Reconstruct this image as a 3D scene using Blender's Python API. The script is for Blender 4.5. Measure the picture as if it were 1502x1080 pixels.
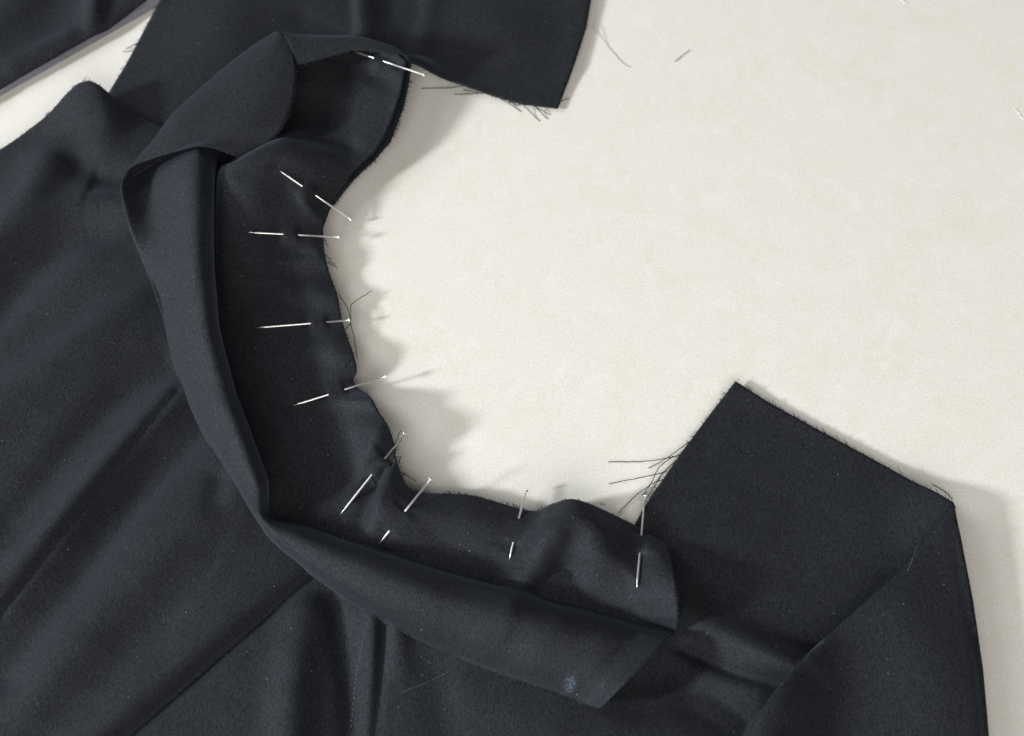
import bpy, bmesh, math, random
import numpy as np
from mathutils import Vector, Matrix
from mathutils.geometry import delaunay_2d_cdt
from mathutils.bvhtree import BVHTree

random.seed(4); rng = np.random.default_rng(7)
for o in list(bpy.data.objects): bpy.data.objects.remove(o)
scene = bpy.context.scene
COL = scene.collection
MM = 0.001

# ------------------------------------------------------------------ camera
TILT = math.radians(28.0); DIST = 0.480; HFOV = math.radians(40.0)
FPX = 751.0 / math.tan(HFOV / 2)
cam_d = bpy.data.cameras.new('camera'); cam = bpy.data.objects.new('camera', cam_d); COL.objects.link(cam)
cam.location = (0, -DIST * math.sin(TILT), DIST * math.cos(TILT)); cam.rotation_euler = (TILT, 0, 0)
cam_d.sensor_width = 36; cam_d.lens = 18 / math.tan(HFOV / 2); cam_d.clip_start = 0.01; cam_d.clip_end = 50
cam_d.dof.use_dof = True; cam_d.dof.focus_distance = 0.462; cam_d.dof.aperture_fstop = 13
scene.camera = cam

# ------------------------------------------------------------------ light (indoor, window light from the left)
world = bpy.data.worlds.new('World'); scene.world = world; world.use_nodes = True
bg = world.node_tree.nodes['Background']; bg.inputs[0].default_value = (1.0, 0.965, 0.92, 1); bg.inputs[1].default_value = 0.10

def area(name, az, el, dist, sx, sy, power, col):
    d = bpy.data.lights.new(name, 'AREA'); d.shape = 'RECTANGLE'; d.size = sx; d.size_y = sy; d.energy = power; d.color = col
    o = bpy.data.objects.new(name, d); COL.objects.link(o)
    a, e = math.radians(az), math.radians(el)
    v = Vector((math.cos(a) * math.cos(e), math.sin(a) * math.cos(e), math.sin(e)))
    o.location = v * dist; o.rotation_euler = v.to_track_quat('Z', 'Y').to_euler()
    return o
area('window_light', 199, 24, 2.6, 0.24, 0.30, 72, (0.935, 0.97, 1.0))
area('window_light_soft', 160, 33, 2.6, 1.1, 1.2, 25, (0.94, 0.975, 1.0))
area('room_light', 272, 38, 2.4, 2.2, 1.8, 46, (1.0, 0.974, 0.935))
scene.view_settings.view_transform = 'Standard'; scene.view_settings.look = 'None'
scene.view_settings.exposure = 0.07; scene.view_settings.gamma = 1.0; scene.view_settings.use_curve_mapping = False
scene.render.engine = 'CYCLES'
scene.render.resolution_x = 1024; scene.render.resolution_y = 736

# ------------------------------------------------------------------ helpers
CT, ST = math.cos(TILT), math.sin(TILT)
CAMP = np.array(cam.location)
def P(px, py, z=0.0):
    """layout sketch coordinate (+ height in mm) -> world point"""
    x = (px - 751.0) / FPX; y = (540.0 - py) / FPX
    d = np.array([x, y * CT + ST, y * ST - CT])
    t = (z * MM - CAMP[2]) / d[2]
    return CAMP + d * t
def P3(pts): return np.array([P(*p) for p in pts])
PXM = DIST / FPX                                       # metres per sketch unit

def cr(pts, n):
    """Catmull-Rom through pts (k,d), n samples per span"""
    p = np.asarray(pts, float); q = np.vstack([2 * p[0] - p[1], p, 2 * p[-1] - p[-2]])
    out = []
    for i in range(len(p) - 1):
        a, b, c, d = q[i], q[i + 1], q[i + 2], q[i + 3]
        for k in range(n):
            t = k / n
            out.append(0.5 * (2 * b + (c - a) * t + (2 * a - 5 * b + 4 * c - d) * t * t + (3 * b - a - 3 * c + d) * t ** 3))
    out.append(p[-1]); return np.array(out)

def tensor(grid, nu, nv):
    rows = np.array([cr(r, nv) for r in grid])          # (U, V, 3)
    return np.stack([cr(rows[:, j], nu) for j in range(rows.shape[1])], axis=1)

class Stroke:
    """a fold: ridge (amp>0) or valley (amp<0) running along a polyline; wl / wr are the widths left / right of its direction"""
    def __init__(s, pts, wl, wr=None, z=4):
        a = np.array(pts, float)
        xy = np.array([P(p[0], p[1], z)[:2] for p in a])
        f = cr(np.column_stack([xy, a[:, 2]]), 6) if len(a) > 2 else np.column_stack([np.linspace(xy[0], xy[1], 7), np.linspace(a[0, 2], a[1, 2], 7)])
        s.xy = f[:, :2]; s.amp = f[:, 2] * MM; s.wl = wl * PXM; s.wr = (wl if wr is None else wr) * PXM
    def __call__(s, q):
        best = np.full(len(q), 1e9); res = np.zeros(len(q)); side = np.zeros(len(q))
        for i in range(len(s.xy) - 1):
            a, b = s.xy[i], s.xy[i + 1]; ab = b - a; L = ab @ ab + 1e-18
            t = np.clip(((q - a) @ ab) / L, 0, 1); c = a + t[:, None] * ab; d2 = ((q - c) ** 2).sum(1)
            m = d2 < best; best[m] = d2[m]; res[m] = (s.amp[i] + (s.amp[i + 1] - s.amp[i]) * t)[m]
            cs = ab[0] * (q[:, 1] - a[1]) - ab[1] * (q[:, 0] - a[0]); side[m] = cs[m]
        w = np.where(side > 0, s.wl, s.wr)
        return res * np.exp(-best / (w * w))

def vnoise(q, scale, seed):
    r = np.random.default_rng(seed); v = np.zeros(len(q))
    for k in range(10):
        a = r.uniform(0, 2 * math.pi); f = scale * r.uniform(.6, 1.5)
        v += np.sin((q[:, 0] * math.cos(a) + q[:, 1] * math.sin(a)) * f * 2 * math.pi + r.uniform(0, 6.28))
    return v / 10 ** .5

def link(name, me, mat, parent=None, smooth=True):
    if mat: me.materials.append(mat)
    if smooth:
        me.polygons.foreach_set('use_smooth', [True] * len(me.polygons))
    o = bpy.data.objects.new(name, me); COL.objects.link(o)
    if parent:
        o.parent = parent
        if parent.rotation_mode != 'QUATERNION': o.location = -parent.location      # geometry is written in world coordinates
    return o
def mesh(name, v, f):
    me = bpy.data.meshes.new(name); me.from_pydata([tuple(map(float, p)) for p in v], [], f); me.update(); return me
def empty(name, loc, label, cat, group=None):
    o = bpy.data.objects.new(name, None); COL.objects.link(o); o.location = loc; o.empty_display_size = .01
    o['label'] = label; o['category'] = cat
    if group: o['group'] = group
    return o
def tag(o, label, cat, group=None):
    o['label'] = label; o['category'] = cat
    if group: o['group'] = group
    return o
def solid(o, t=0.00042):
    m = o.modifiers.new('thickness', 'SOLIDIFY'); m.thickness = t; m.offset = 0.0; m.use_rim = True
def set_uv(me, uv):
    l = me.uv_layers.new(name='UVMap'); idx = np.zeros(len(me.loops), int); me.loops.foreach_get('vertex_index', idx)
    l.data.foreach_set('uv', np.asarray(uv, float)[idx].ravel())

def inside(q, poly):
    r = np.zeros(len(q), bool); n = len(poly)
    for i in range(n):
        a, b = poly[i], poly[(i + 1) % n]
        c = ((a[1] > q[:, 1]) != (b[1] > q[:, 1]))
        x = (b[0] - a[0]) * (q[:, 1] - a[1]) / (b[1] - a[1] + 1e-30) + a[0]
        r ^= c & (q[:, 0] < x)
    return r
def resample(poly, step):
    out = []; n = len(poly)
    for i in range(n):
        a, b = poly[i], poly[(i + 1) % n]; k = max(1, int(np.linalg.norm(b - a) / step))
        for j in range(k): out.append(a + (b - a) * j / k)
    return np.array(out)
def sheet_mesh(name, poly, step, hfun):
    """flat cloth outline filled with a fine triangle net, lifted by the fold function"""
    b = resample(poly, step); lo, hi = b.min(0), b.max(0)
    gx = np.arange(lo[0], hi[0], step); gy = np.arange(lo[1], hi[1], step * .866)
    g = np.array([(x + (step / 2 if j % 2 else 0), y) for j, y in enumerate(gy) for x in gx])
    g = g[inside(g, b)]
    keep = np.ones(len(g), bool)
    for p in b: keep &= ((g - p) ** 2).sum(1) > (step * .55) ** 2
    g = g[keep]
    pts = np.vstack([b, g])
    vs, es, fs, *_ = delaunay_2d_cdt([Vector(p) for p in pts], [], [list(range(len(b)))], 1, 1e-7)
    q = np.array([(v.x, v.y) for v in vs]); z = hfun(q)
    me = mesh(name, np.column_stack([q, z]), [list(f) for f in fs])
    set_uv(me, q); return me

def tube_data(pts, r0, r1=None, sides=5):
    p = np.asarray(pts, float); r1 = r0 if r1 is None else r1; V = []; F = []
    for i in range(len(p)):
        t = p[min(i + 1, len(p) - 1)] - p[max(i - 1, 0)]; t = t / (np.linalg.norm(t) + 1e-12)
        u = np.cross(t, (0.13, 0.31, 0.94)); u /= np.linalg.norm(u) + 1e-12; w = np.cross(t, u)
        r = r0 + (r1 - r0) * i / (len(p) - 1)
        for k in range(sides):
            a = 2 * math.pi * k / sides; V.append(p[i] + r * (math.cos(a) * u + math.sin(a) * w))
    for i in range(len(p) - 1):
        for k in range(sides):
            k2 = (k + 1) % sides; F.append((i * sides + k, i * sides + k2, (i + 1) * sides + k2, (i + 1) * sides + k))
    F.append(tuple(range(sides))[::-1]); F.append(tuple((len(p) - 1) * sides + k for k in range(sides)))
    return V, F
def join(parts):
    V, F = [], []
    for v, f in parts:
        n = len(V); V += list(v); F += [tuple(i + n for i in q) for q in f]
    return V, F

# ------------------------------------------------------------------ materials
def mat_new(name):
    m = bpy.data.materials.new(name); m.use_nodes = True; nt = m.node_tree
    return m, nt, nt.nodes['Principled BSDF']
def nd(nt, t, **kw):
    n = nt.nodes.new(t)
    for k, v in kw.items():
        if hasattr(n, k): setattr(n, k, v)
        else: n.inputs[k.replace('_', ' ')].default_value = v
    return n
def ramp(nt, fac, stops):
    r = nt.nodes.new('ShaderNodeValToRGB'); nt.links.new(fac, r.inputs[0]); e = r.color_ramp.elements
    while len(e) < len(stops): e.new(.5)
    for i, (p, c) in enumerate(stops): e[i].position = p; e[i].color = (*c, 1) if len(c) == 3 else c
    return r
def mix(nt, fac, a, b, blend='MIX'):
    m = nt.nodes.new('ShaderNodeMix'); m.data_type = 'RGBA'; m.blend_type = blend
    for s, v in ((0, fac), (6, a), (7, b)):
        if hasattr(v, 'links') or hasattr(v, 'is_output'): nt.links.new(v, m.inputs[s])
        else: m.inputs[s].default_value = v if not isinstance(v, tuple) or len(v) == 4 else (*v, 1)
    return m.outputs[2]

def fabric(name, base, rot, chalk=False, sheen=0.09):
    m, nt, b = mat_new(name); L = nt.links.new
    uv = nd(nt, 'ShaderNodeUVMap'); mp = nd(nt, 'ShaderNodeMapping'); mp.inputs['Rotation'].default_value = (0, 0, math.radians(rot)); L(uv.outputs[0], mp.inputs[0])
    geo = nd(nt, 'ShaderNodeTexCoord')
    g1 = nd(nt, 'ShaderNodeTexNoise', Scale=2100.0, Detail=2.0, Roughness=.65); L(geo.outputs['Object'], g1.inputs[0])
    mp2 = nd(nt, 'ShaderNodeMapping'); mp2.inputs['Rotation'].default_value = (0, 0, math.radians(rot + 38)); mp2.inputs['Scale'].default_value = (1, .28, 1); L(geo.outputs['Object'], mp2.inputs[0])
    g2 = nd(nt, 'ShaderNodeTexNoise', Scale=2600.0, Detail=2.0, Roughness=.6); L(mp2.outputs[0], g2.inputs[0])       # short twill floats
    grain = nd(nt, 'ShaderNodeMath', operation='MULTIPLY_ADD'); L(g2.outputs[0], grain.inputs[0]); grain.inputs[1].default_value = .5
    gh = nd(nt, 'ShaderNodeMath', operation='MULTIPLY'); L(g1.outputs[0], gh.inputs[0]); gh.inputs[1].default_value = .5; L(gh.outputs[0], grain.inputs[2])
    cloud = nd(nt, 'ShaderNodeTexNoise', Scale=28.0, Detail=4.0, Roughness=.6); L(geo.outputs['Object'], cloud.inputs[0])
    g = ramp(nt, grain.outputs[0], [(.36, tuple(c * .4 for c in base)), (.64, tuple(c * 1.6 for c in base))])
    c = ramp(nt, cloud.outputs[0], [(.3, (.86, .86, .86)), (.7, (1.12, 1.12, 1.14))])
    col = mix(nt, 1.0, g.outputs[0], c.outputs[0], 'MULTIPLY')
    # lint specks
    vo = nd(nt, 'ShaderNodeTexVoronoi', Scale=150.0, voronoi_dimensions='2D'); L(geo.outputs['Object'], vo.inputs[0])
    lt = nd(nt, 'ShaderNodeMath', operation='LESS_THAN'); L(vo.outputs['Distance'], lt.inputs[0])
    sp = nd(nt, 'ShaderNodeSeparateColor'); L(vo.outputs['Color'], sp.inputs[0])
    sz = nd(nt, 'ShaderNodeMath', operation='MULTIPLY_ADD'); L(sp.outputs[0], sz.inputs[0]); sz.inputs[1].default_value = .070; sz.inputs[2].default_value = -.038; L(sz.outputs[0], lt.inputs[1])
    lf = nd(nt, 'ShaderNodeMath', operation='MULTIPLY'); L(lt.outputs[0], lf.inputs[0]); L(sp.outputs[1], lf.inputs[1])
    col = mix(nt, lf.outputs[0], col, (.15, .16, .175))
    if chalk:
        at = nd(nt, 'ShaderNodeAttribute', attribute_name='chalk')
        cn0 = nd(nt, 'ShaderNodeTexNoise', Scale=1700.0, Detail=2.0); L(geo.outputs['Object'], cn0.inputs[0]); cn = ramp(nt, cn0.outputs[0], [(.40, (0, 0, 0)), (.66, (.8, .8, .8))])
        cm = nd(nt, 'ShaderNodeMath', operation='MULTIPLY', use_clamp=True); L(at.outputs['Fac'], cm.inputs[0]); L(cn.outputs[0], cm.inputs[1])
        col = mix(nt, cm.outputs[0], col, (.060, .080, .112))
    L(col, b.inputs['Base Color'])
    b.inputs['Roughness'].default_value = .76; b.inputs['Specular Tint'].default_value = (.82, .89, 1, 1)
    sl = nd(nt, 'ShaderNodeMapRange'); L(grain.outputs[0], sl.inputs[0]); sl.inputs[1].default_value = .36; sl.inputs[2].default_value = .64; sl.inputs[3].default_value = .26; sl.inputs[4].default_value = .66; L(sl.outputs[0], b.inputs['Specular IOR Level'])
    b.inputs['Sheen Weight'].default_value = sheen; b.inputs['Sheen Roughness'].default_value = .45; b.inputs['Sheen Tint'].default_value = (.62, .74, 1, 1)
    wv = nd(nt, 'ShaderNodeTexWave', Scale=620.0, Distortion=.6, Detail=1.0); wv.inputs['Detail Scale'].default_value = 3; L(mp.outputs[0], wv.inputs[0])
    wsum = nd(nt, 'ShaderNodeMath', operation='MULTIPLY_ADD'); L(wv.outputs['Fac'], wsum.inputs[0]); wsum.inputs[1].default_value = .22; L(grain.outputs[0], wsum.inputs[2])
    bp = nd(nt, 'ShaderNodeBump', Strength=.55, Distance=.00018); L(wsum.outputs[0], bp.inputs['Height']); L(bp.outputs[0], b.inputs['Normal'])
    return m
M_BODY = fabric('black_crepe_bodice', (.0052, .0055, .0070), 22)
M_SHOULDER = fabric('black_crepe_shoulder', (.0052, .0054, .0067), 65)
M_FACING = fabric('black_crepe_facing', (.0048, .0050, .0063), 4, chalk=True)
M_CLOTH = fabric('black_crepe_offcut', (.0052, .0055, .0070), 30)

def thread_mat(name, c):
    m, nt, b = mat_new(name); n = nd(nt, 'ShaderNodeTexNoise', Scale=1500.0); tc = nd(nt, 'ShaderNodeTexCoord'); nt.links.new(tc.outputs['Object'], n.inputs[0])
    r = ramp(nt, n.outputs[0], [(.3, tuple(k * .6 for k in c)), (.7, tuple(k * 1.6 for k in c))]); nt.links.new(r.outputs[0], b.inputs['Base Color'])
    b.inputs['Roughness'].default_value = .7; return m
M_THREAD = thread_mat('black_thread', (.009, .009, .0095))
M_THREADG = thread_mat('grey_thread', (.16, .16, .155))
M_THREADW = thread_mat('white_thread', (.72, .72, .70))
M_STITCH = thread_mat('stitch_thread', (.075, .078, .088))

m, nt, b = mat_new('pin_steel'); M_STEEL = m
b.inputs['Metallic'].default_value = .82; b.inputs['Roughness'].default_value = .32
n = nd(nt, 'ShaderNodeTexNoise', Scale=500.0); tc = nd(nt, 'ShaderNodeTexCoord'); nt.links.new(tc.outputs['Object'], n.inputs[0])
r = ramp(nt, n.outputs[0], [(.3, (.88, .87, .86)), (.7, (.96, .96, .96))]); nt.links.new(r.outputs[0], b.inputs['Base Color'])

def worktop_mat():
    m, nt, b = mat_new('cream_laminate'); L = nt.links.new; tc = nd(nt, 'ShaderNodeTexCoord')
    big = nd(nt, 'ShaderNodeTexNoise', Scale=42.0, Detail=8.0, Roughness=.68, Distortion=.7); L(tc.outputs['Object'], big.inputs[0])
    mid = nd(nt, 'ShaderNodeTexNoise', Scale=150.0, Detail=6.0, Roughness=.7, Distortion=1.2); L(tc.outputs['Object'], mid.inputs[0])
    fine = nd(nt, 'ShaderNodeTexNoise', Scale=1300.0, Detail=2.0, Roughness=.6); L(tc.outputs['Object'], fine.inputs[0])
    msk = nd(nt, 'ShaderNodeMath', operation='MULTIPLY'); L(big.outputs[0], msk.inputs[0]); L(mid.outputs[0], msk.inputs[1])
    pf = ramp(nt, msk.outputs[0], [(.25, (0, 0, 0)), (.38, (1, 1, 1))])
    f = nd(nt, 'ShaderNodeMath', operation='MULTIPLY'); L(pf.outputs[0], f.inputs[0]); f.inputs[1].default_value = .62
    col = mix(nt, f.outputs[0], (.785, .764, .710), (.765, .715, .590))
    w = nd(nt, 'ShaderNodeTexNoise', Scale=95.0, Detail=7.0, Roughness=.76, Distortion=.6); L(tc.outputs['Object'], w.inputs[0])
    wr = ramp(nt, w.outputs[0], [(.50, (0, 0, 0)), (.70, (.7, .7, .7))])
    col = mix(nt, wr.outputs[0], col, (.835, .83, .80))
    fr = ramp(nt, fine.outputs[0], [(.3, (.90, .895, .88)), (.7, (1.05, 1.05, 1.05))])
    col = mix(nt, 1.0, col, fr.outputs[0], 'MULTIPLY')
    vo = nd(nt, 'ShaderNodeTexVoronoi', Scale=170.0, voronoi_dimensions='2D'); L(tc.outputs['Object'], vo.inputs[0])
    sp = nd(nt, 'ShaderNodeSeparateColor'); L(vo.outputs['Color'], sp.inputs[0])
    sz = nd(nt, 'ShaderNodeMath', operation='MULTIPLY_ADD'); L(sp.outputs[0], sz.inputs[0]); sz.inputs[1].default_value = .16; sz.inputs[2].default_value = -.125
    lt = nd(nt, 'ShaderNodeMath', operation='LESS_THAN'); L(vo.outputs['Distance'], lt.inputs[0]); L(sz.outputs[0], lt.inputs[1])
    lf = nd(nt, 'ShaderNodeMath', operation='MULTIPLY'); L(lt.outputs[0], lf.inputs[0]); lf.inputs[1].default_value = .3
    col = mix(nt, lf.outputs[0], col, (.35, .30, .22))
    L(col, b.inputs['Base Color'])
    b.inputs['Roughness'].default_value = .42; b.inputs['Specular IOR Level'].default_value = .35
    bp = nd(nt, 'ShaderNodeBump', Strength=.12, Distance=.0002); L(fine.outputs[0], bp.inputs['Height']); L(bp.outputs[0], b.inputs['Normal'])
    return m
M_TOP = worktop_mat()

# ------------------------------------------------------------------ worktop
bm = bmesh.new(); bmesh.ops.create_cube(bm, size=1)
for v in bm.verts: v.co = (v.co.x * 1.1, v.co.y * .9 + .05, v.co.z * .03 - .015)
bmesh.ops.bevel(bm, geom=bm.edges[:], offset=.003, segments=2, affect='EDGES')
me = bpy.data.meshes.new('worktop'); bm.to_mesh(me); bm.free()
top = link('worktop', me, M_TOP, smooth=False); top['kind'] = 'structure'; top['label'] = 'cream mottled laminate worktop under the black fabric'

# ------------------------------------------------------------------ bodice
bod = empty('bodice', P(250, 700), 'large black crepe bodice with pulled folds and cut neckline spread on the cream worktop', 'garment')

# neck edge of the facing (x, y, height) from the right end to the top
NECK = [(930, 771, 3), (900, 752, 8), (850, 735, 12), (812, 739, 8), (778, 750, 3.5), (740, 738, 4), (690, 727, 5), (640, 724, 5), (606, 722, 5), (588, 698, 3), (580, 668, 9),
        (576, 640, 13), (545, 588, 9), (519, 562, 4.5), (523, 538, 6), (503, 475, 4.5), (495, 435, 5), (480, 390, 5), (474, 345, 6), (481, 308, 6), (512, 260, 8)]
def inset(pts, k):
    a = np.array(pts, float); out = []
    for i in range(len(a)):
        t = a[min(i + 1, len(a) - 1), :2] - a[max(i - 1, 0), :2]; t /= np.linalg.norm(t)
        n = np.array([t[1], -t[0]])
        if n @ (np.array([250, 900]) - a[i, :2]) < 0: n = -n
        out.append((*(a[i, :2] + n * k), max(a[i, 2] - 1.2, .8)))
    return out
neck_in = inset(NECK[1:], 3)
STRAP = [(930, 771, 2.0), (952, 735, 1.5), (1000, 664, 1.2), (1040, 610, 1.2), (1078, 562, 1.2), (1120, 588, 1.5), (1200, 630, 2.5), (1300, 680, 5), (1360, 712, 8), (1399, 739, 8.5)]
body_out = ([(-140, 320, 4), (-60, 264, 4), (0, 224, 4), (45, 191, 5), (75, 166, 7), (100, 139, 10), (116, 124, 12), (132, 119, 13), (148, 129, 11), (170, 150, 7), (200, 171, 4), (235, 187, 3), (300, 200, 3), (400, 240, 3)]
            + neck_in[::-1] + STRAP + [(1424, 880, 7), (1438, 980, 6), (1448, 1080, 6), (1460, 1250, 6), (600, 1290, 4), (-200, 1290, 4), (-240, 700, 4)])
body_poly = P3(body_out)[:, :2]
S = Stroke
body_strokes = [
    S([(134, 122, 8.2), (152, 175, 6.0), (140, 225, 2.0)], 36, 70, z=8),
    S([(235, 187, -1.5), (200, 172, -1.0)], 16),
    S([(118, 250, -1.6), (182, 268, -2.2)], 28, 24),
    S([(70, 250, 2.6), (40, 310, 2.6), (-30, 380, 2.0)], 36),
    S([(195, 300, 1.4), (120, 308, 2.0), (30, 345, 1.6), (-30, 390, 1)], 26, 28),
    S([(190, 345, -1.2), (115, 350, -2.2), (50, 400, -2.6), (0, 455, -2.6), (-60, 520, -2)], 34),
    S([(235, 425, .2), (185, 462, 2.2), (110, 520, 3.4), (0, 600, 3.0), (-60, 640, 3)], 50, 38),
    S([(245, 536, -2.4), (186, 574, -2.6), (116, 648, -2.2), (20, 762, -1.5)], 28),
    S([(272, 556, .2), (235, 600, 1.8), (155, 690, 2.6), (60, 805, 2.5), (-30, 905, 2)], 24, 20),
    S([(262, 578, -.7), (113, 763, -.8), (0, 908, -.7)], 5),
    S([(300, 622, -2.8), (200, 728, -3.2), (118, 845, -2.8), (10, 995, -2.0)], 28, 34),
    S([(345, 730, 2.5), (255, 805, 3.2), (125, 950, 3.0), (20, 1085, 2.5)], 40, 55),
    S([(325, 712, -1.2), (318, 740, -1.0)], 18),
    S([(366, 758, .3), (322, 844, .5), (262, 930, .3)], 14, 11),
    S([(445, 828, 1.6), (380, 882, 3.0), (290, 958, 3.8), (165, 1066, 3.8), (120, 1108, 4)], 15, 44),
    S([(458, 842, -1.8), (306, 976, -2.6), (184, 1085, -2.4)], 10, 6),
    S([(448, 900, 2.5), (434, 1000, 4.0), (428, 1100, 4.0)], 26, 30),
    S([(488, 880, -2.4), (508, 985, -2.6), (516, 1095, -2.0)], 20, 15),
    S([(548, 900, 2.2), (546, 985, 1.0), (538, 1095, .4)], 7, 13),
    S([(562, 912, -2.0), (556, 985, -1.2), (546, 1095, -.8)], 10, 4),
    S([(582, 915, 2.6), (590, 985, .8)], 14, 18),
    S([(700, 1010, 1.0), (800, 1060, 1.8)], 50),
    S([(640, 990, -1.2), (660, 1080, -1.2)], 26),
    S([(990, 868, 1.5), (1050, 920, 4.0), (1112, 955, 6.5), (1180, 990, 8)], 28, 22, z=8),
    S([(1000, 948, -1.6), (1080, 986, -2.0), (1150, 1004, -2.0)], 7, 9),
    S([(1040, 990, 2.0), (1110, 1020, 2.6)], 24),
    S([(940, 1010, -2.4), (1000, 1000, -2.6), (1080, 1052, -3.4)], 46),
    S([(1399, 739, 5.6), (1424, 880, 4.5), (1448, 1080, 3.0), (1460, 1200, 3)], 40, 60, z=8),
    S([(1080, 640, -2.2), (1180, 720, -1.8)], 120),
    S([(1130, 800, .8), (1230, 740, .9)], 60),
]
neck_lift = Stroke([(a, b_, max(z - 4.9, -2.5)) for a, b_, z in NECK], 40, z=6)
def zone(q, c, r):
    d = np.linalg.norm(q - P(*c)[:2], axis=1) / (r * PXM); return np.clip(1 - d, 0, 1)
def body_h(q):
    k = np.clip((P(520, 700, 4)[0] - q[:, 0]) / (P(520, 700, 4)[0] - P(340, 700, 4)[0]), 0, 1); k = k * k * (3 - 2 * k)
    z = (3.4 + 1.8 * k) * MM
    for i, s in enumerate(body_strokes): z += s(q) * (1.5 if 2 <= i <= 12 else 1.0)
    z += neck_lift(q)
    z += vnoise(q, 26, 3) * .30 * MM + vnoise(q, 60, 5) * .10 * MM
    # the strap end lies almost flat on the worktop
    return np.maximum(z, .7 * MM)
me = sheet_mesh('body_panel', body_poly, .0012, body_h)
body = link('body_panel', me, M_BODY, bod); solid(body)

# shoulder panel at the top, running under the body panel and the facing
GEDGE = [(603, 93, 12), (600, 120, 11), (592, 157, 10), (573, 207, 8.5), (549, 236, 7.5), (516, 265, 6), (490, 300, 4)]
sh_out = [(270, -170, 2), (235, 0, 2), (213, 42, 1.5), (185, 96, 1.2), (160, 138, 1.2), (130, 180, 1), (150, 230, 1), (300, 330, 1), (460, 330, 1)] + GEDGE[::-1] + \
         [(640, 107, 8), (700, 129, 5), (765, 151, 2.5), (818, 160, 1.5), (842, 98, 2), (860, 40, 3), (867, 0, 3), (870, -170, 3)]
sh_poly = P3(sh_out)[:, :2]
sh_strokes = [
    S([(603, 93, 8.5), (588, 155, 8), (555, 220, 6), (500, 290, 3)], 34, z=10),
    S([(603, 93, 2), (660, 112, 3.0), (720, 135, .6)], 26, z=8),
    S([(522, -120, 3.4), (526, 0, 3.6), (528, 52, 2.0)], 30, 9, z=8),
    S([(590, -100, -1.2), (600, 20, -1.6)], 36),
    S([(350, -80, 2.6), (330, 20, 2.8), (300, 90, 1.0)], 70),
    S([(440, 20, -1.0), (520, 60, -1.2), (620, 75, -1.0)], 22),
    S([(700, -60, 1.8), (740, 50, 1.4)], 60),
    S([(640, -100, 1.5), (620, 60, 1.5)], 20),
    S([(867, -100, 1.5), (845, 90, 1)], 30),
]
def sh_h(q):
    z = np.full(len(q), 1.6 * MM)
    for s in sh_strokes: z += s(q)
    z += vnoise(q, 24, 11) * .25 * MM
    return np.maximum(z, .6 * MM)
me = sheet_mesh('shoulder_panel', sh_poly, .0014, sh_h)
shoulder = link('shoulder_panel', me, M_SHOULDER, bod); solid(shoulder)

# turned-back panel on the right, folded over the strap along its right edge
fo_out = [(1398, 742, 9.5), (1376, 772, 8.5), (1320, 840, 8.5), (1240, 908, 10), (1192, 950, 13.5), (1160, 986, 16), (1138, 1012, 17), (1118, 1040, 17), (1096, 1066, 16), (1082, 1100, 16), (1080, 1230, 16),
          (1462, 1230, 7), (1450, 1080, 7), (1441, 980, 7.5), (1427, 880, 8.5), (1412, 800, 9.5), (1403, 755, 10)]
fo_poly = P3(fo_out)[:, :2]
fo_strokes = [
    S([(1180, 972, 4.5), (1140, 1024, 8.5), (1112, 1085, 9), (1100, 1180, 9)], 48, 26, z=16),
    S([(1230, 960, -1.2), (1240, 1060, -2.2), (1250, 1180, -2.2)], 60),
    S([(1330, 890, 1.2), (1380, 1010, 1.6), (1400, 1150, 1.6)], 46, z=10),
    S([(1404, 745, -1.0), (1428, 880, -2.4), (1443, 980, -3.0), (1455, 1100, -3.2), (1465, 1230, -3.2)], 12, z=8),
    S([(1398, 745, 1.0), (1380, 775, .3)], 24, z=8),
]
def fo_h(q):
    z = np.full(len(q), 9.2 * MM)
    for s in fo_strokes: z += s(q)
    z += vnoise(q, 22, 21) * .22 * MM
    return np.maximum(z, body_h(q) + .8 * MM)
me = sheet_mesh('turned_back_panel', fo_poly, .0013, fo_h)
folded = link('turned_back_panel', me, M_BODY, bod); solid(folded)

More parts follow.
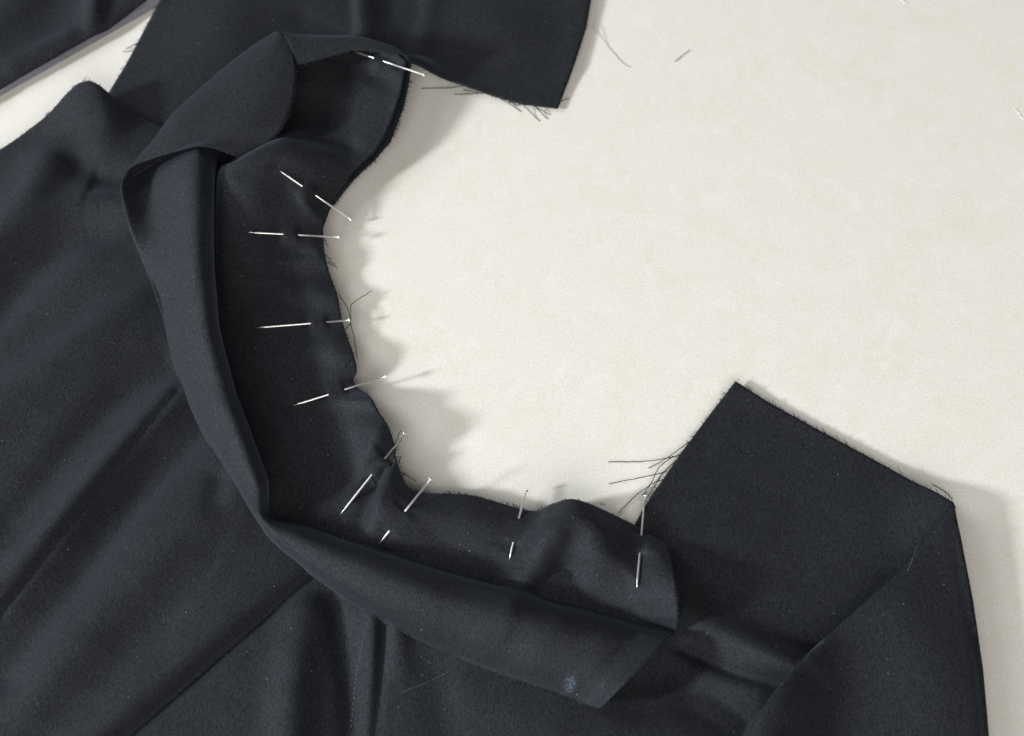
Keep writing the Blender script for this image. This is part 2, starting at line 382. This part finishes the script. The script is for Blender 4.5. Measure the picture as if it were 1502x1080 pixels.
# ------------------------------------------------------------------ facing
fac = empty('facing', P(430, 500), 'long curved black facing strip pinned along the neckline, outer edge rolled back', 'fabric strip')
G = [
 [(976,798,6),(984,825,12),(990,850,16),(993,882,16.5),(994,910,13),(991,927,5),(978,939,14),(952,966,15.5),(916,1004,13),(880,1040,10)],
 [(952,784,4.5),(953,808,10),(953,838,13.5),(952,868,12.5),(949,897,8.5),(944,917,4),(940,929,12),(915,955,13),(883,995,9.5),(852,1031,5)],
 [(930,771,3.5),(925,795,7),(920,825,10),(915,855,9),(905,885,6),(900,903,3),(902,919,10),(882,945,11.5),(852,982,8),(822,1020,4)],
 [(850,735,13),(850,765,15),(845,800,13),(840,835,8),(835,863,4.5),(832,884,2.8),(830,900,11),(812,928,12.5),(784,966,8),(752,997,4)],
 [(812,739,9),(808,765,12),(800,800,10),(792,835,6.5),(788,858,4),(785,872,2.8),(783,886,11.5),(765,915,13),(740,952,8),(712,982,4)],
 [(778,750,4),(770,775,6.5),(760,805,6),(750,830,5.5),(745,850,4.3),(742,862,3),(740,872,12),(722,903,13.5),(698,938,8),(672,966,4)],
 [(690,727,5.5),(683,755,8),(675,785,6.5),(665,808,5.5),(660,826,4.4),(657,838,3.2),(652,849,12),(635,876,13.5),(612,908,8),(588,928,4)],
 [(606,722,5.5),(600,745,8),(590,770,7.5),(578,792,6.2),(567,803,4.6),(560,809,3.4),(552,816,11),(536,838,12.5),(515,862,8),(500,874,4.5)],
 [(588,698,3.5),(570,708,5.5),(540,730,6.2),(508,752,6),(472,768,4.6),(458,773,3.6),(448,778,9),(434,790,10.5),(421,803,7.5),(412,807,5)],
 [(580,668,9),(555,680,9),(515,703,7),(470,726,5.4),(422,745,4.2),(404,750,3.6),(396,754,7),(387,759,8),(382,763,7),(377,765,5)],
 [(576,640,13.5),(550,650,13),(505,668,7.5),(455,685,5.6),(412,697,4.8),(395,702,3.8),(389,705,10),(375,709,13.5),(356,712,9.5),(343,712,5)],
 [(545,588,9),(520,597,8.4),(475,605,7),(427,612,7),(383,620,6.2),(366,623,4),(361,624,10),(342,627,15),(314,630,9.5),(297,634,5)],
 [(519,562,4.6),(495,566,6.6),(455,570,7),(408,573,7),(364,578,6.8),(349,580,4.2),(344,581,10),(324,583,15.5),(294,586,9.5),(276,588,5)],
 [(523,538,6),(495,536,7.2),(455,535,7.2),(405,536,7.4),(353,538,7.2),(338,540,4.2),(333,540,10),(313,541,16),(282,541,9.5),(257,540,5)],
 [(503,475,4.6),(478,475,6.2),(440,475,7.2),(385,475,8),(337,478,7.6),(323,478,4.2),(318,478,10),(297,478,16),(265,475,9.5),(241,473,5)],
 [(495,435,5),(468,435,6.4),(430,435,7.4),(377,434,8.6),(331,434,8),(319,434,4.2),(314,434,10),(290,434,16.5),(253,433,9.5),(228,433,5)],
 [(480,390,5),(455,390,6.4),(420,389,7.8),(370,387,9.4),(326,386,8.4),(315,386,4.4),(310,386,10),(284,386,16.5),(243,388,9.5),(214,396,5.5)],
 [(474,345,6),(450,340,8),(415,333,9.4),(368,322,11.4),(324,314,9),(314,313,4.6),(309,313,10),(281,312,16.5),(230,320,9.5),(190,336,7.5)],
 [(481,308,6.2),(455,293,10),(420,275,12.4),(368,258,14),(327,252,11),(316,252,5),(309,250,10),(278,250,15.5),(218,262,9.5),(177,276,10.5)],
 [(512,260,8),(490,243,12.5),(450,224,17),(402,211,19.5),(350,230,17.5),(326,236,8),(309,226,13),(280,222,16.5),(232,232,10),(192,248,11)],
 [(556,213,10.5),(530,203,10.5),(490,192,8),(440,188,5.5),(392,195,5),(355,200,5),(325,185,8),(290,188,10),(255,195,10),(225,210,11)],
 [(582,152,13),(555,140,11),(510,130,9.5),(460,120,9.5),(412,118,10),(385,120,10),(360,125,10),(335,130,11),(310,140,12),(285,152,12)],
 [(594,96,15.5),(570,88,13),(530,80,11),(480,78,12),(435,74,13),(420,75,13),(405,78,13),(390,80,13),(375,82,13),(360,86,13)],
 [(591,80,18.5),(565,69,17.5),(525,60,17),(478,55,17.2),(436,54,18),(422,55,17),(412,58,16),(402,62,15),(392,66,14.5),(380,72,14)],
]
RI = 0
for row in G:
    c6, c7, c8 = row[6], row[7], row[8]
    i = RI; RI += 1
    if 10 <= i <= 14:
        row[6] = (c6[0] - 1, c6[1], c7[2] - 3.2)
        row[7] = (c7[0], c7[1], c7[2])
        row[8] = (c8[0] * .85 + row[9][0] * .15, c8[1], c8[2] + 2.6)
    elif 15 <= i <= 18:
        row[6] = (c6[0] - 1, c6[1], c7[2] - 3.0)
        row[7] = (c7[0], c7[1], c7[2])
        row[8] = (c8[0], c8[1], c8[2] + .6)
    else:
        row[6] = (c6[0], c6[1], c6[2] - 1.8)
        row[7] = (c7[0] * .85 + c6[0] * .15, c7[1] * .85 + c6[1] * .15, c7[2])
        row[8] = (c8[0], c8[1], c8[2] + 2.6)
for i in range(9, 19):
    up = {9: -.5, 10: 0, 11: 0, 12: 0, 13: 0, 14: 0, 15: .1, 16: .35, 17: .75, 18: 1.0}[i]
    for j, lo, hi in ((1, -.6, .3), (2, -2.6, 1.8), (3, -2.8, 4.6), (4, -1.8, 6.2), (5, 0, 2.5)):
        G[i][j] = (G[i][j][0], G[i][j][1], G[i][j][2] + lo + (hi - lo) * max(up, 0))
    if i > 9:
        for j, k in ((6, 5.0), (7, 5.6), (8, 2.4)): G[i][j] = (G[i][j][0], G[i][j][1], G[i][j][2] + k)
for i in range(2, 10):                                  # lower arm: higher crest, lower hollow behind it
    for j, k in ((3, -1.0), (4, -.8), (6, 2.4), (7, 3.2), (8, 1.6)): G[i][j] = (G[i][j][0], G[i][j][1], G[i][j][2] + k)
# upper end: the free edge stands up and curls into the flap
G[18][5] = (319, 252, 3.0); G[19][5] = (331, 239, 2.5); G[19][4] = (357, 231, 17.0)
for i, j, z in ((17, 8, 8.5), (17, 9, 9.5), (18, 8, 6.5), (18, 9, 12.5), (19, 8, 6), (19, 9, 11.5)): G[i][j] = (G[i][j][0], G[i][j][1], z)
GW = np.array([[P(*p) for p in row] for row in G])
NU, NV = 10, 9
FS = tensor(GW, NU, NV)
U, V = FS.shape[:2]; fq = FS.reshape(-1, 3).copy()
fac_strokes = [
    S([(573, 694, 4.5), (556, 738, 4.4), (543, 790, 1.8)], 34, 8, z=7),
    S([(562, 690, -3.2), (538, 740, -2.6), (528, 780, -1)], 9, 16, z=6),
    S([(826, 764, .4), (804, 797, 3.8), (770, 848, 3.8)], 22, 24, z=9),
    S([(842, 800, -3.0), (828, 836, -4.2), (815, 866, -2)], 20, 18, z=8),
    S([(884, 795, 1.6), (876, 835, 2.0)], 26, z=8),
    S([(545, 597, 2.5), (512, 590, 2.0), (470, 592, .8)], 8, 22, z=8),
    S([(500, 575, -1.2), (450, 585, -1.2)], 10, z=6),
    S([(560, 640, 1.5), (535, 680, 1.2)], 16, z=10),
    S([(440, 275, 1.4), (452, 302, 1.6), (475, 318, 1.0)], 7, 10, z=10),
    S([(430, 348, 1.2), (470, 372, 1.6)], 12, z=7),
    S([(430, 430, 1.4), (490, 440, 2.4)], 20, z=6), S([(460, 512, 1.2), (515, 520, 2.4)], 20, z=6), S([(420, 385, .8), (478, 388, 1.6)], 12, z=6),
    S([(510, 215, -2.4), (450, 210, -1)], 22, 14, z=10),
    S([(560, 72, 1.5), (585, 95, 2.0)], 12, z=14),
    S([(548, 110, -1.5), (575, 130, -1)], 14, z=11),
    S([(640, 790, -1.0), (720, 830, -1.0)], 16, z=6),
    S([(980, 905, -1.0), (930, 895, -1.2)], 10, z=6),
]
# pins: (tip, exit from cloth, entry into cloth, head)  -- x, y of the sketch
PINS = [
 ((518, 75), (545, 84), (566, 92), (622, 110), 'topmost dressmaking pin, through the curled upper end of the black facing'),
 ((411, 251), (441, 272), (466, 289), (514, 322), 'slanting pin just below the upper hump of the black facing'),
 ((364, 341), (411, 342), (440, 345), (496, 348), 'nearly level pin, third from the top along the neckline'),
 ((376, 481), (452, 476), (482, 473), (512, 470), 'pin with a black thread curled round its head, long tip showing'),
 ((430, 595), (477, 580), (508, 570), (565, 553), 'pin whose head sticks out over the worktop at the small frayed notch'),
 ((499, 755), (542, 702), (567, 672), (593, 637), 'steep pin beside the frayed inner corner, long tip, head among stray threads'),
 ((556, 798), (570, 782), (596, 749), (631, 704), 'steep pin just right of the pleated corner with a very short tip showing'),
 ((747, 821), (753, 799), (762, 760), (771, 720), 'upright pin left of the double hump in the lower facing'),
 ((934, 862), (937, 816), (941, 784), (946, 729), 'rightmost pin, upright, below the tuft of long loose threads'),
]
xy = fq[:, :2]; dz = np.zeros(len(xy))
for s in fac_strokes: dz += s(xy)
uvg = np.stack(np.meshgrid(np.arange(V) / V * .06, np.arange(U) / U * .42), -1).reshape(-1, 2)
lip = np.clip((np.arange(V)[None, :].repeat(U, 0).ravel() / (V - 1) - .60) / .1, 0, 1)      # the roll keeps its own shape
dz += vnoise(uvg, 30, 31) * .30 * MM * (0.5 + lip) + vnoise(uvg, 75, 32) * .10 * MM
fq[:, 2] += dz
fq[:, 2] = np.maximum(fq[:, 2], np.maximum(body_h(fq[:, :2]), np.where(inside(fq[:, :2], sh_poly), sh_h(fq[:, :2]), 0)) * 1.0 + .75 * MM)
# straight pins: each shaft lies on the cloth where it shows and runs under a small bridge of cloth between
PINR = .00036
pin_lines = []
def near_z(px, py):
    # facing height along the line of sight
    t = np.array([P(px, py, h)[:2] for h in (0, 5, 10, 15, 20)]); best = None
    for h in np.arange(22, 1, -.25):
        p = P(px, py, h); k = np.argmin(((fq[:, :2] - p[:2]) ** 2).sum(1))
        if ((fq[k, :2] - p[:2]) ** 2).sum() < .003 ** 2 and fq[k, 2] >= h * MM: return fq[k, 2]
    return None
for tip, ex, en, hd, _ in PINS:
    T, E, N, H = (np.array(v, float) for v in (tip, ex, en, hd)); Lp = np.linalg.norm(H - T); d = (H - T) / Lp
    sm = [(0.02, T), ((E - T) @ d / Lp, E), ((N - T) @ d / Lp, N)]
    ts, zs = [], []
    for t, _p in sm:
        z = near_z(*(T + d * Lp * t))
        if z is not None: ts.append(t); zs.append(z)
    kf = np.polyfit(ts, zs, 1) if len(ts) > 1 else (0, zs[0])
    kf = (float(np.clip(kf[0], -.014, .014)), 0); z0 = float(np.mean([z - kf[0] * t for z, t in zip(zs, ts)]))
    za = z0 + .2 * MM; zb = max(z0 + kf[0] + .2 * MM, 1.6 * MM)
    a, h = P(tip[0], tip[1], za / MM), P(hd[0], hd[1], zb / MM); pin_lines.append((a, h))
    ab = (h - a)[:2]; L2 = ab @ ab
    tt = ((fq[:, :2] - a[:2]) @ ab) / L2; dist = np.linalg.norm(fq[:, :2] - a[:2] - np.clip(tt, -.04, 1)[:, None] * ab, axis=1)
    zp = a[2] + np.clip(tt, 0, 1) * (h[2] - a[2]); t1, t2 = sm[1][0], sm[2][0]; tm, hw = (t1 + t2) / 2, (t2 - t1) / 2
    w = np.exp(-(dist / .0034) ** 2); core = dist < .0040
    bridge = np.clip((hw - np.abs(tt - tm)) / .05, 0, 1)            # 1 under the bridge of cloth
    lo = zp - PINR - .12 * MM
    down = np.minimum(fq[:, 2], lo); up = np.maximum(fq[:, 2], zp + PINR + .28 * MM)
    tgt = down * (1 - bridge) + up * bridge
    ok = (tt > -.12) & (tt < 1.1)
    ww = np.where(dist < .0013, 1.0, w) * ok
    fq[:, 2] += ww * (tgt - fq[:, 2])
faces = [(i * V + j, i * V + j + 1, (i + 1) * V + j + 1, (i + 1) * V + j) for i in range(U - 1) for j in range(V - 1)]
me = mesh('facing_strip', fq, faces); set_uv(me, uvg)
cp = P(836, 1006, 6); at = me.attributes.new('chalk', 'FLOAT', 'POINT')
dd = (fq - cp); at.data.foreach_set('value', (3.0 * np.exp(-((dd[:, 0] / .0011) ** 2 + (dd[:, 1] / .0019) ** 2) ** 1.6)).astype(np.float32))
strip = link('facing_strip', me, M_FACING, fac); solid(strip)

def patch(name, grid, nu, nv, mat, parent, amp=.15, seed=1):
    s = tensor(np.array([[P(*p) for p in r] for r in grid]), nu, nv); u, v = s.shape[:2]; q = s.reshape(-1, 3).copy()
    uv = np.stack(np.meshgrid(np.arange(v) / v * .05, np.arange(u) / u * .06), -1).reshape(-1, 2)
    q[:, 2] += vnoise(uv, 34, seed) * amp * MM
    me = mesh(name, q, [(i * v + j, i * v + j + 1, (i + 1) * v + j + 1, (i + 1) * v + j) for i in range(u - 1) for j in range(v - 1)])
    set_uv(me, uv); o = link(name, me, mat, parent); solid(o); return o, q.reshape(u, v, 3)
FL = [
 [(425,62,11),(408,52,15),(404,47,19),(409,48,20.5),(414,51,21),(419,56,20.5),(424,62,20)],
 [(405,80,10),(378,76,13),(368,70,16.5),(378,74,19),(396,78,21),(415,82,21),(431,88,20)],
 [(372,115,9),(338,112,12),(323,104,15),(337,107,18),(368,112,20.5),(402,114,21),(434,112,20)],
 [(330,155,9),(296,150,11),(280,142,14),(298,146,17),(335,150,19),(382,151,20.5),(430,149,19)],
 [(300,185,9),(266,180,10),(251,170,13),(268,174,16.5),(305,180,18),(358,184,20),(415,187,18)],
 [(270,210,9),(242,212,10),(227,203,12.5),(245,204,15.5),(280,204,17),(330,206,19),(388,218,15)],
 [(225,242,9),(204,240,10),(196,239,12),(212,233,13.5),(255,222,17),(303,214.5,20),(356,231,14)],
 [(190,262,9.5),(181,262,10),(179,262,11.5),(196,243,13),(250,224,17),(298,213.5,20),(350,230,14)],
]
flap, flq = patch('folded_flap', FL, 8, 8, M_FACING, fac, .12, 41)
EN = [
 [(595,100,9),(560,92,8),(520,86,8),(480,82,9),(440,70,11),(418,58,14)],
 [(600,92,13.5),(578,76,13),(530,62,13),(480,56,13.5),(438,54,14),(414,50,16)],
 [(597,82,17.5),(574,68,17.5),(527,54.5,18),(480,52.5,18.5),(440,52,19),(412,49,20)],
 [(592,80,19.5),(570,69,20),(526,59,20.5),(480,60,20.5),(444,66,20.5),(424,64,20.5)],
 [(580,80,20),(560,77,20.5),(520,73,20.5),(481,83,20),(450,92,19.5),(436,95,19.5)],
]
tend, teq = patch('turned_end', EN, 8, 10, M_FACING, fac, .12, 43)

# ------------------------------------------------------------------ surface lookup for pins, stitches, threads
def bvh_of(os):
    V_, F_ = [], []
    for o in os:
        n = len(V_); V_ += [v.co.copy() for v in o.data.vertices]; F_ += [[i + n for i in p.vertices] for p in o.data.polygons]
    return BVHTree.FromPolygons(V_, F_)
TREE = bvh_of([body, shoulder, folded, strip, flap, tend]); CAMV = Vector(CAMP)
def hit(px, py):
    """first cloth surface met by the line of sight through a sketch point, else the worktop"""
    d = (Vector(P(px, py, 0)) - CAMV); r = TREE.ray_cast(CAMV, d.normalized())
    if r[0] is None or r[0].z < 0: return np.array(P(px, py, 0)), False
    return np.array(r[0]), True

# ------------------------------------------------------------------ pins
def pin_mesh(L, r=PINR):
    Vp, Fp = tube_data([(0, 0, 0), (0, 0, .0035), (0, 0, L * .5), (0, 0, L)], r, r, 10)
    for k in range(10): Vp[k] = np.array(Vp[k]) * (.12, .12, 1)
    return Vp, Fp
def lathe(prof, n=14):
    Vp = []; Fp = []
    for r, z in prof:
        for k in range(n): Vp.append((r * math.cos(2 * math.pi * k / n), r * math.sin(2 * math.pi * k / n), z))
    for i in range(len(prof) - 1):
        for k in range(n):
            k2 = (k + 1) % n; Fp.append((i * n + k, i * n + k2, (i + 1) * n + k2, (i + 1) * n + k))
    Fp.append(tuple(range(n))[::-1]); Fp.append(tuple((len(prof) - 1) * n + k for k in range(n))); return Vp, Fp
head_me = mesh('head', *lathe([(.0004, 0), (.00085, .00012), (.00096, .00032), (.00085, .00052), (.0004, .00062)])); head_me.materials.append(M_STEEL)
for pl in head_me.polygons: pl.use_smooth = True
for (a, h), lab in zip(pin_lines, [p[4] for p in PINS]):
    d = Vector(h - a); Lp = d.length
    root = empty('dressmaking_pin', a, lab, 'pin', 'pins holding the facing to the neckline')
    root.rotation_mode = 'QUATERNION'; root.rotation_quaternion = d.to_track_quat('Z', 'Y')
    me = mesh('shaft', *pin_mesh(Lp)); link('shaft', me, M_STEEL, root)
    ho = bpy.data.objects.new('head', head_me); COL.objects.link(ho); ho.parent = root; ho.location = (0, 0, Lp - .0002)

# ------------------------------------------------------------------ frayed raw edges
def world_line(pts, z_from=None):
    return cr(P3(pts), 8)
def fray(name, line, out_dir, per_mm, lmin, lmax, parent, mat, bias=0.0, jitter=.7, dens=None, r=.00011):
    """short fibre ends standing out of a cut edge"""
    seg = np.linalg.norm(np.diff(line, axis=0), axis=1); cum = np.concatenate([[0], np.cumsum(seg)]); n = int(cum[-1] / MM * per_mm); parts = []
    ph = random.uniform(0, 6)
    for k in range(n):
        s = random.uniform(0, cum[-1]); clump = .5 + .5 * math.sin(s / .006 + ph) * math.sin(s / .0021 + 2 * ph)
        if random.random() > .35 + .65 * clump: continue
        i = min(np.searchsorted(cum, s) - 1, len(seg) - 1); i = max(i, 0); t = (s - cum[i]) / seg[i]
        p = line[i] + (line[i + 1] - line[i]) * t; tg = (line[i + 1] - line[i]) / seg[i]
        o = np.cross(tg, (0, 0, 1)); o /= np.linalg.norm(o) + 1e-9
        if out_dir < 0: o = -o
        Lf = random.uniform(lmin, lmax) * MM * (.5 + clump)
        d = o + tg * (bias + random.gauss(0, jitter * .5)) + np.array([0, 0, random.gauss(-.05, .25)]); d /= np.linalg.norm(d)
        q = p + d * Lf * .55; e = p + d * Lf + np.array([0, 0, random.gauss(0, .12)]) * Lf + tg * random.gauss(0, .15) * Lf
        for w in (q, e): w[2] = max(w[2], .1 * MM)
        parts.append(tube_data([p - d * .0003, q, e], r, r * .6, 3))
    o = link(name, mesh(name, *join(parts)), mat, parent, smooth=False); o['kind'] = 'stuff'; return o

fgrid = fq.reshape(U, V, 3)
fray('frayed_edge', fgrid[:NU * 20, 0], 1, 1.1, .25, .8, fac, M_THREAD)
fray('frayed_edge', fgrid[NU * 8:NU * 10, 0], 1, 3.0, .8, 2.2, fac, M_THREAD, jitter=1.2)
fray('frayed_edge', fgrid[NU * 4:NU * 8, 0], 1, 2.8, .5, 1.2, fac, M_THREAD, bias=.7, jitter=.4)
fray('frayed_edge', fgrid[0, :NV * 6], -1, 2.2, .25, .7, fac, M_THREAD)
fray('frayed_edge', fgrid[:NU * 8, -1], -1, .8, .2, .9, fac, M_THREAD)
fray('frayed_edge', teq[-1], -1, 2.2, .4, 1.1, fac, M_THREAD)
fray('frayed_edge', flq[5:40, -1], -1, 1.6, .2, .6, fac, M_THREAD)
def on_sheet(pts, hf, n=8):
    l = cr(P3(pts), n); l[:, 2] = hf(l[:, :2]); return l
fray('frayed_edge', on_sheet(GEDGE, sh_h), -1, 2.6, .4, 1.0, bod, M_THREAD, bias=.3)
fray('frayed_edge', on_sheet(STRAP[4:], body_h), -1, 1.0, .5, 1.9, bod, M_THREAD, bias=-.8, jitter=.5)
fray('frayed_edge', on_sheet(STRAP[:5], body_h), -1, 1.6, .3, .9, bod, M_THREAD, bias=-.2, jitter=.5)
fray('frayed_edge', on_sheet(body_out[2:9], body_h), -1, 1.6, .4, 1.3, bod, M_THREAD, bias=.6)
fray('frayed_edge', on_sheet([(235, 0, 2), (213, 42, 1.5), (185, 96, 1.2), (160, 138, 1.2)], sh_h), 1, .9, .3, 1.4, bod, M_THREAD, bias=.6)
fray('frayed_edge', on_sheet([(640, 107, 8), (700, 129, 5), (765, 151, 2.5), (818, 160, 1.5)], sh_h), 1, .8, .3, .9, bod, M_THREAD)
fray('frayed_edge', on_sheet([(818, 160, 1.5), (842, 98, 2), (860, 40, 3), (867, 0, 3)], sh_h), 1, .4, .2, .6, bod, M_THREAD)
fray('frayed_edge', on_sheet([(1192, 950, 12), (1160, 986, 13), (1118, 1040, 12), (1096, 1066, 10)], fo_h), 1, 1.8, .3, .8, bod, M_THREAD)

# ------------------------------------------------------------------ long threads hanging out of the cut edges (parts of the cloth they hang from)
def thread(name, pts, z, mat, parent=None, r=.00015, wob=.0):
    """pts in sketch units; z = list of heights in mm (linear over the points)"""
    zz = np.interp(np.linspace(0, 1, len(pts)), np.linspace(0, 1, len(z)), z)
    l = cr(P3([(p[0], p[1], h) for p, h in zip(pts, zz)]), 8) if len(pts) > 2 else np.linspace(P(*pts[0], zz[0]), P(*pts[1], zz[1]), 9)
    l[1:-1] += rng.normal(0, .00006, (len(l) - 2, 3)); l[:, 2] = np.maximum(l[:, 2], r * 1.1)
    return link(name, mesh(name, *tube_data(l, r, r * .8, 5)), mat, parent)
for pts in ([(683, 126), (655, 129), (618, 130)], [(706, 137), (690, 138), (667, 139)], [(709, 138), (680, 132)], [(673, 121), (646, 114)], [(734, 145), (750, 154), (764, 164)],
            [(767, 153), (780, 167), (792, 178)], [(784, 156), (807, 169)], [(786, 157), (795, 167), (803, 175)], [(818, 151), (835, 144)], [(746, 148), (757, 154), (770, 153)], [(828, 132), (831, 124)],
            [(205, 62), (185, 72)], [(198, 75), (180, 76)]):
    thread('loose_thread', pts, [2.0, .6, .2], M_THREAD, bod)
for pts in ([(1004, 666), (978, 672), (944, 677), (892, 678)], [(1016, 645), (978, 672), (951, 687)], [(990, 687), (961, 696), (893, 710)], [(980, 701), (956, 710), (930, 730), (907, 753)],
            [(987, 669), (966, 687), (956, 708), (942, 727)], [(992, 676), (973, 694), (949, 731)], [(984, 694), (968, 712), (962, 725)], [(1121, 590), (1134, 594)], [(1368, 711), (1386, 721), (1396, 732)], [(1397, 736), (1402, 746)]):
    thread('loose_thread', pts, [1.5, 1.6, .6, .3], M_THREAD, bod)
for pts, z in (([(507, 484), (514, 472), (514, 453), (519, 444), (545, 427)], [4.5, 5, 4, 3]), ([(497, 432), (510, 453), (514, 471), (513, 478)], [5, 4.5, 5]), ([(513, 470), (520, 498), (524, 526)], [5, 4, 5.5]),
            ([(578, 655), (588, 631)], [10, 11]), ([(578, 662), (594, 635)], [9, 11]), ([(582, 686), (588, 670)], [6, 7]), ([(584, 690), (611, 706)], [4, 3]), ([(584, 690), (597, 714)], [4, 2.5]),
            ([(586, 692), (592, 714)], [4, 2.5]), ([(569, 632), (568, 621)], [12, 12]), ([(880, 739), (888, 740)], [11, 11]), ([(474, 348), (481, 362)], [6, 5]), ([(478, 376), (486, 381)], [5, 5]), ([(480, 385), (495, 393)], [5, 4.5]), ([(482, 384), (492, 388)], [5, 4.5]), ([(507, 266), (508, 278)], [7, 5]),
            ([(608, 717), (617, 727)], [5, 4.5]), ([(180, 262), (179, 236)], [11, 12])):
    thread('loose_thread', pts, z, M_THREAD, fac)
tag(thread('loose_thread', [(868, 36), (890, 65), (912, 91), (925, 99)], [2, .3, .2, .2], M_THREADG, r=.0001), 'thin grey bent thread lying beside the top black panel corner', 'thread')
tag(thread('thread_snippet', [(990, 90), (1001, 82), (1012, 73)], [.3, .3], M_THREAD, r=.00012), 'short dark thread snippet lying alone on the upper worktop', 'thread')
tag(thread('white_fibre', [(1320, -4), (1325, 2), (1330, 5)], [.3, .3], M_THREADW, r=.00012), 'tiny white fibre at the very top edge of the worktop', 'fibre')
tag(thread('white_fibre', [(1488, 158), (1496, 168), (1504, 178)], [.3, .3], M_THREADW, r=.00009), 'tiny white fibre at the right edge of the worktop', 'fibre')

# stitched dart line on the bodice
parts = []
line = cr(np.array([[541, 908], [531, 950], [522, 1000], [515, 1070]], float), 9)
for i in range(0, len(line) - 1):
    p, _ = hit(*line[i]); q, _ = hit(*(line[i] + (line[i + 1] - line[i]) * .62))
    up = np.array([0, 0, .12 * MM]); parts.append(tube_data([p + up * 2, (p + q) / 2 + up * 3, q + up * 2], .00011, .00011, 5))
st = link('stitching', mesh('stitching', *join(parts)), M_STITCH, bod); st['kind'] = 'stuff'
# red and loose hairs of lint
for pts, mt, r in (([(1345, 800), (1338, 822), (1331, 838)], M_THREADG, .00005), ([(660, 985), (630, 1000), (590, 1016)], M_THREADG, .00004), ([(628, 970), (632, 974)], M_THREADG, .00006)):
    l = np.array([hit(*p)[0] for p in cr(np.array(pts, float), 5)]); l[:, 2] += .35 * MM
    link('lint_hair', mesh('lint_hair', *tube_data(l, r, r, 4)), mt, bod)

M_RED = thread_mat('red_thread', (.45, .03, .02))
l = np.array([hit(*p)[0] for p in ((674, 799), (675.5, 799.5), (677, 799))]); l[:, 2] += .3 * MM
link('lint_fleck', mesh('lint_fleck', *tube_data(l, .00013, .0001, 4)), M_RED, fac)

# ------------------------------------------------------------------ top left: second cloth on a clear plastic ruler
m, nt, b = mat_new('clear_plastic'); M_CLEAR = m
b.inputs['Transmission Weight'].default_value = .8; b.inputs['Roughness'].default_value = .14; b.inputs['IOR'].default_value = 1.47
n = nd(nt, 'ShaderNodeTexNoise', Scale=60.0); tc = nd(nt, 'ShaderNodeTexCoord'); nt.links.new(tc.outputs['Object'], n.inputs[0])
r = ramp(nt, n.outputs[0], [(.3, (.80, .78, .90)), (.7, (.90, .88, .97))]); nt.links.new(r.outputs[0], b.inputs['Base Color'])
A = P(-40, 165, 0); B = P(262, -7, 0); dr = (B - A) / np.linalg.norm(B - A); nr = np.array([-dr[1], dr[0], 0])
Lr = np.linalg.norm(B - A) + .05; bm = bmesh.new()
prof = [(0, .0006), (.0012, .0022), (.045, .0022), (.045, .0002), (0, .0002)]
vs0 = [bm.verts.new(A + nr * x + np.array([0, 0, z])) for x, z in prof]; vs1 = [bm.verts.new(A + dr * Lr + nr * x + np.array([0, 0, z])) for x, z in prof]
k = len(prof)
for i in range(k): bm.faces.new((vs0[i], vs1[i], vs1[(i + 1) % k], vs0[(i + 1) % k]))
bm.faces.new(vs0[::-1]); bm.faces.new(vs1); bmesh.ops.recalc_face_normals(bm, faces=bm.faces[:])
me = bpy.data.meshes.new('clear_ruler'); bm.to_mesh(me); bm.free()
tag(link('clear_ruler', me, M_CLEAR, smooth=False), 'clear plastic ruler edge showing under the black cloth in the top left corner', 'ruler')

oc = P3([(-150, 212, 4), (0, 131, 4), (70, 92, 4), (120, 64, 4), (158, 44, 4), (190, 20, 4), (216, 0, 4), (250, -40, 4), (290, -140, 4), (-200, -160, 4)])[:, :2]
oc_strokes = [S([(150, -60, 3), (140, 10, 3.5), (132, 45, 1.0)], 14, 20, z=6), S([(110, -40, -2.0), (80, 30, -1.5)], 40), S([(40, -20, 3), (-40, 80, 2.5)], 45), S([(0, 131, -1.4), (70, 92, -1.4), (158, 44, -1.4), (216, 0, -1.4)], 14), S([(100, 60, 1.5), (20, 100, 1.2)], 18)]
def oc_h(q):
    z = np.full(len(q), 5.2 * MM)
    for s in oc_strokes: z += s(q)
    return np.maximum(z + vnoise(q, 25, 77) * .3 * MM, 2.8 * MM)
o = link('black_cloth', sheet_mesh('black_cloth', oc, .0016, oc_h), M_CLOTH); solid(o)
tag(o, 'second piece of softly creased black cloth in the top left corner', 'cloth')
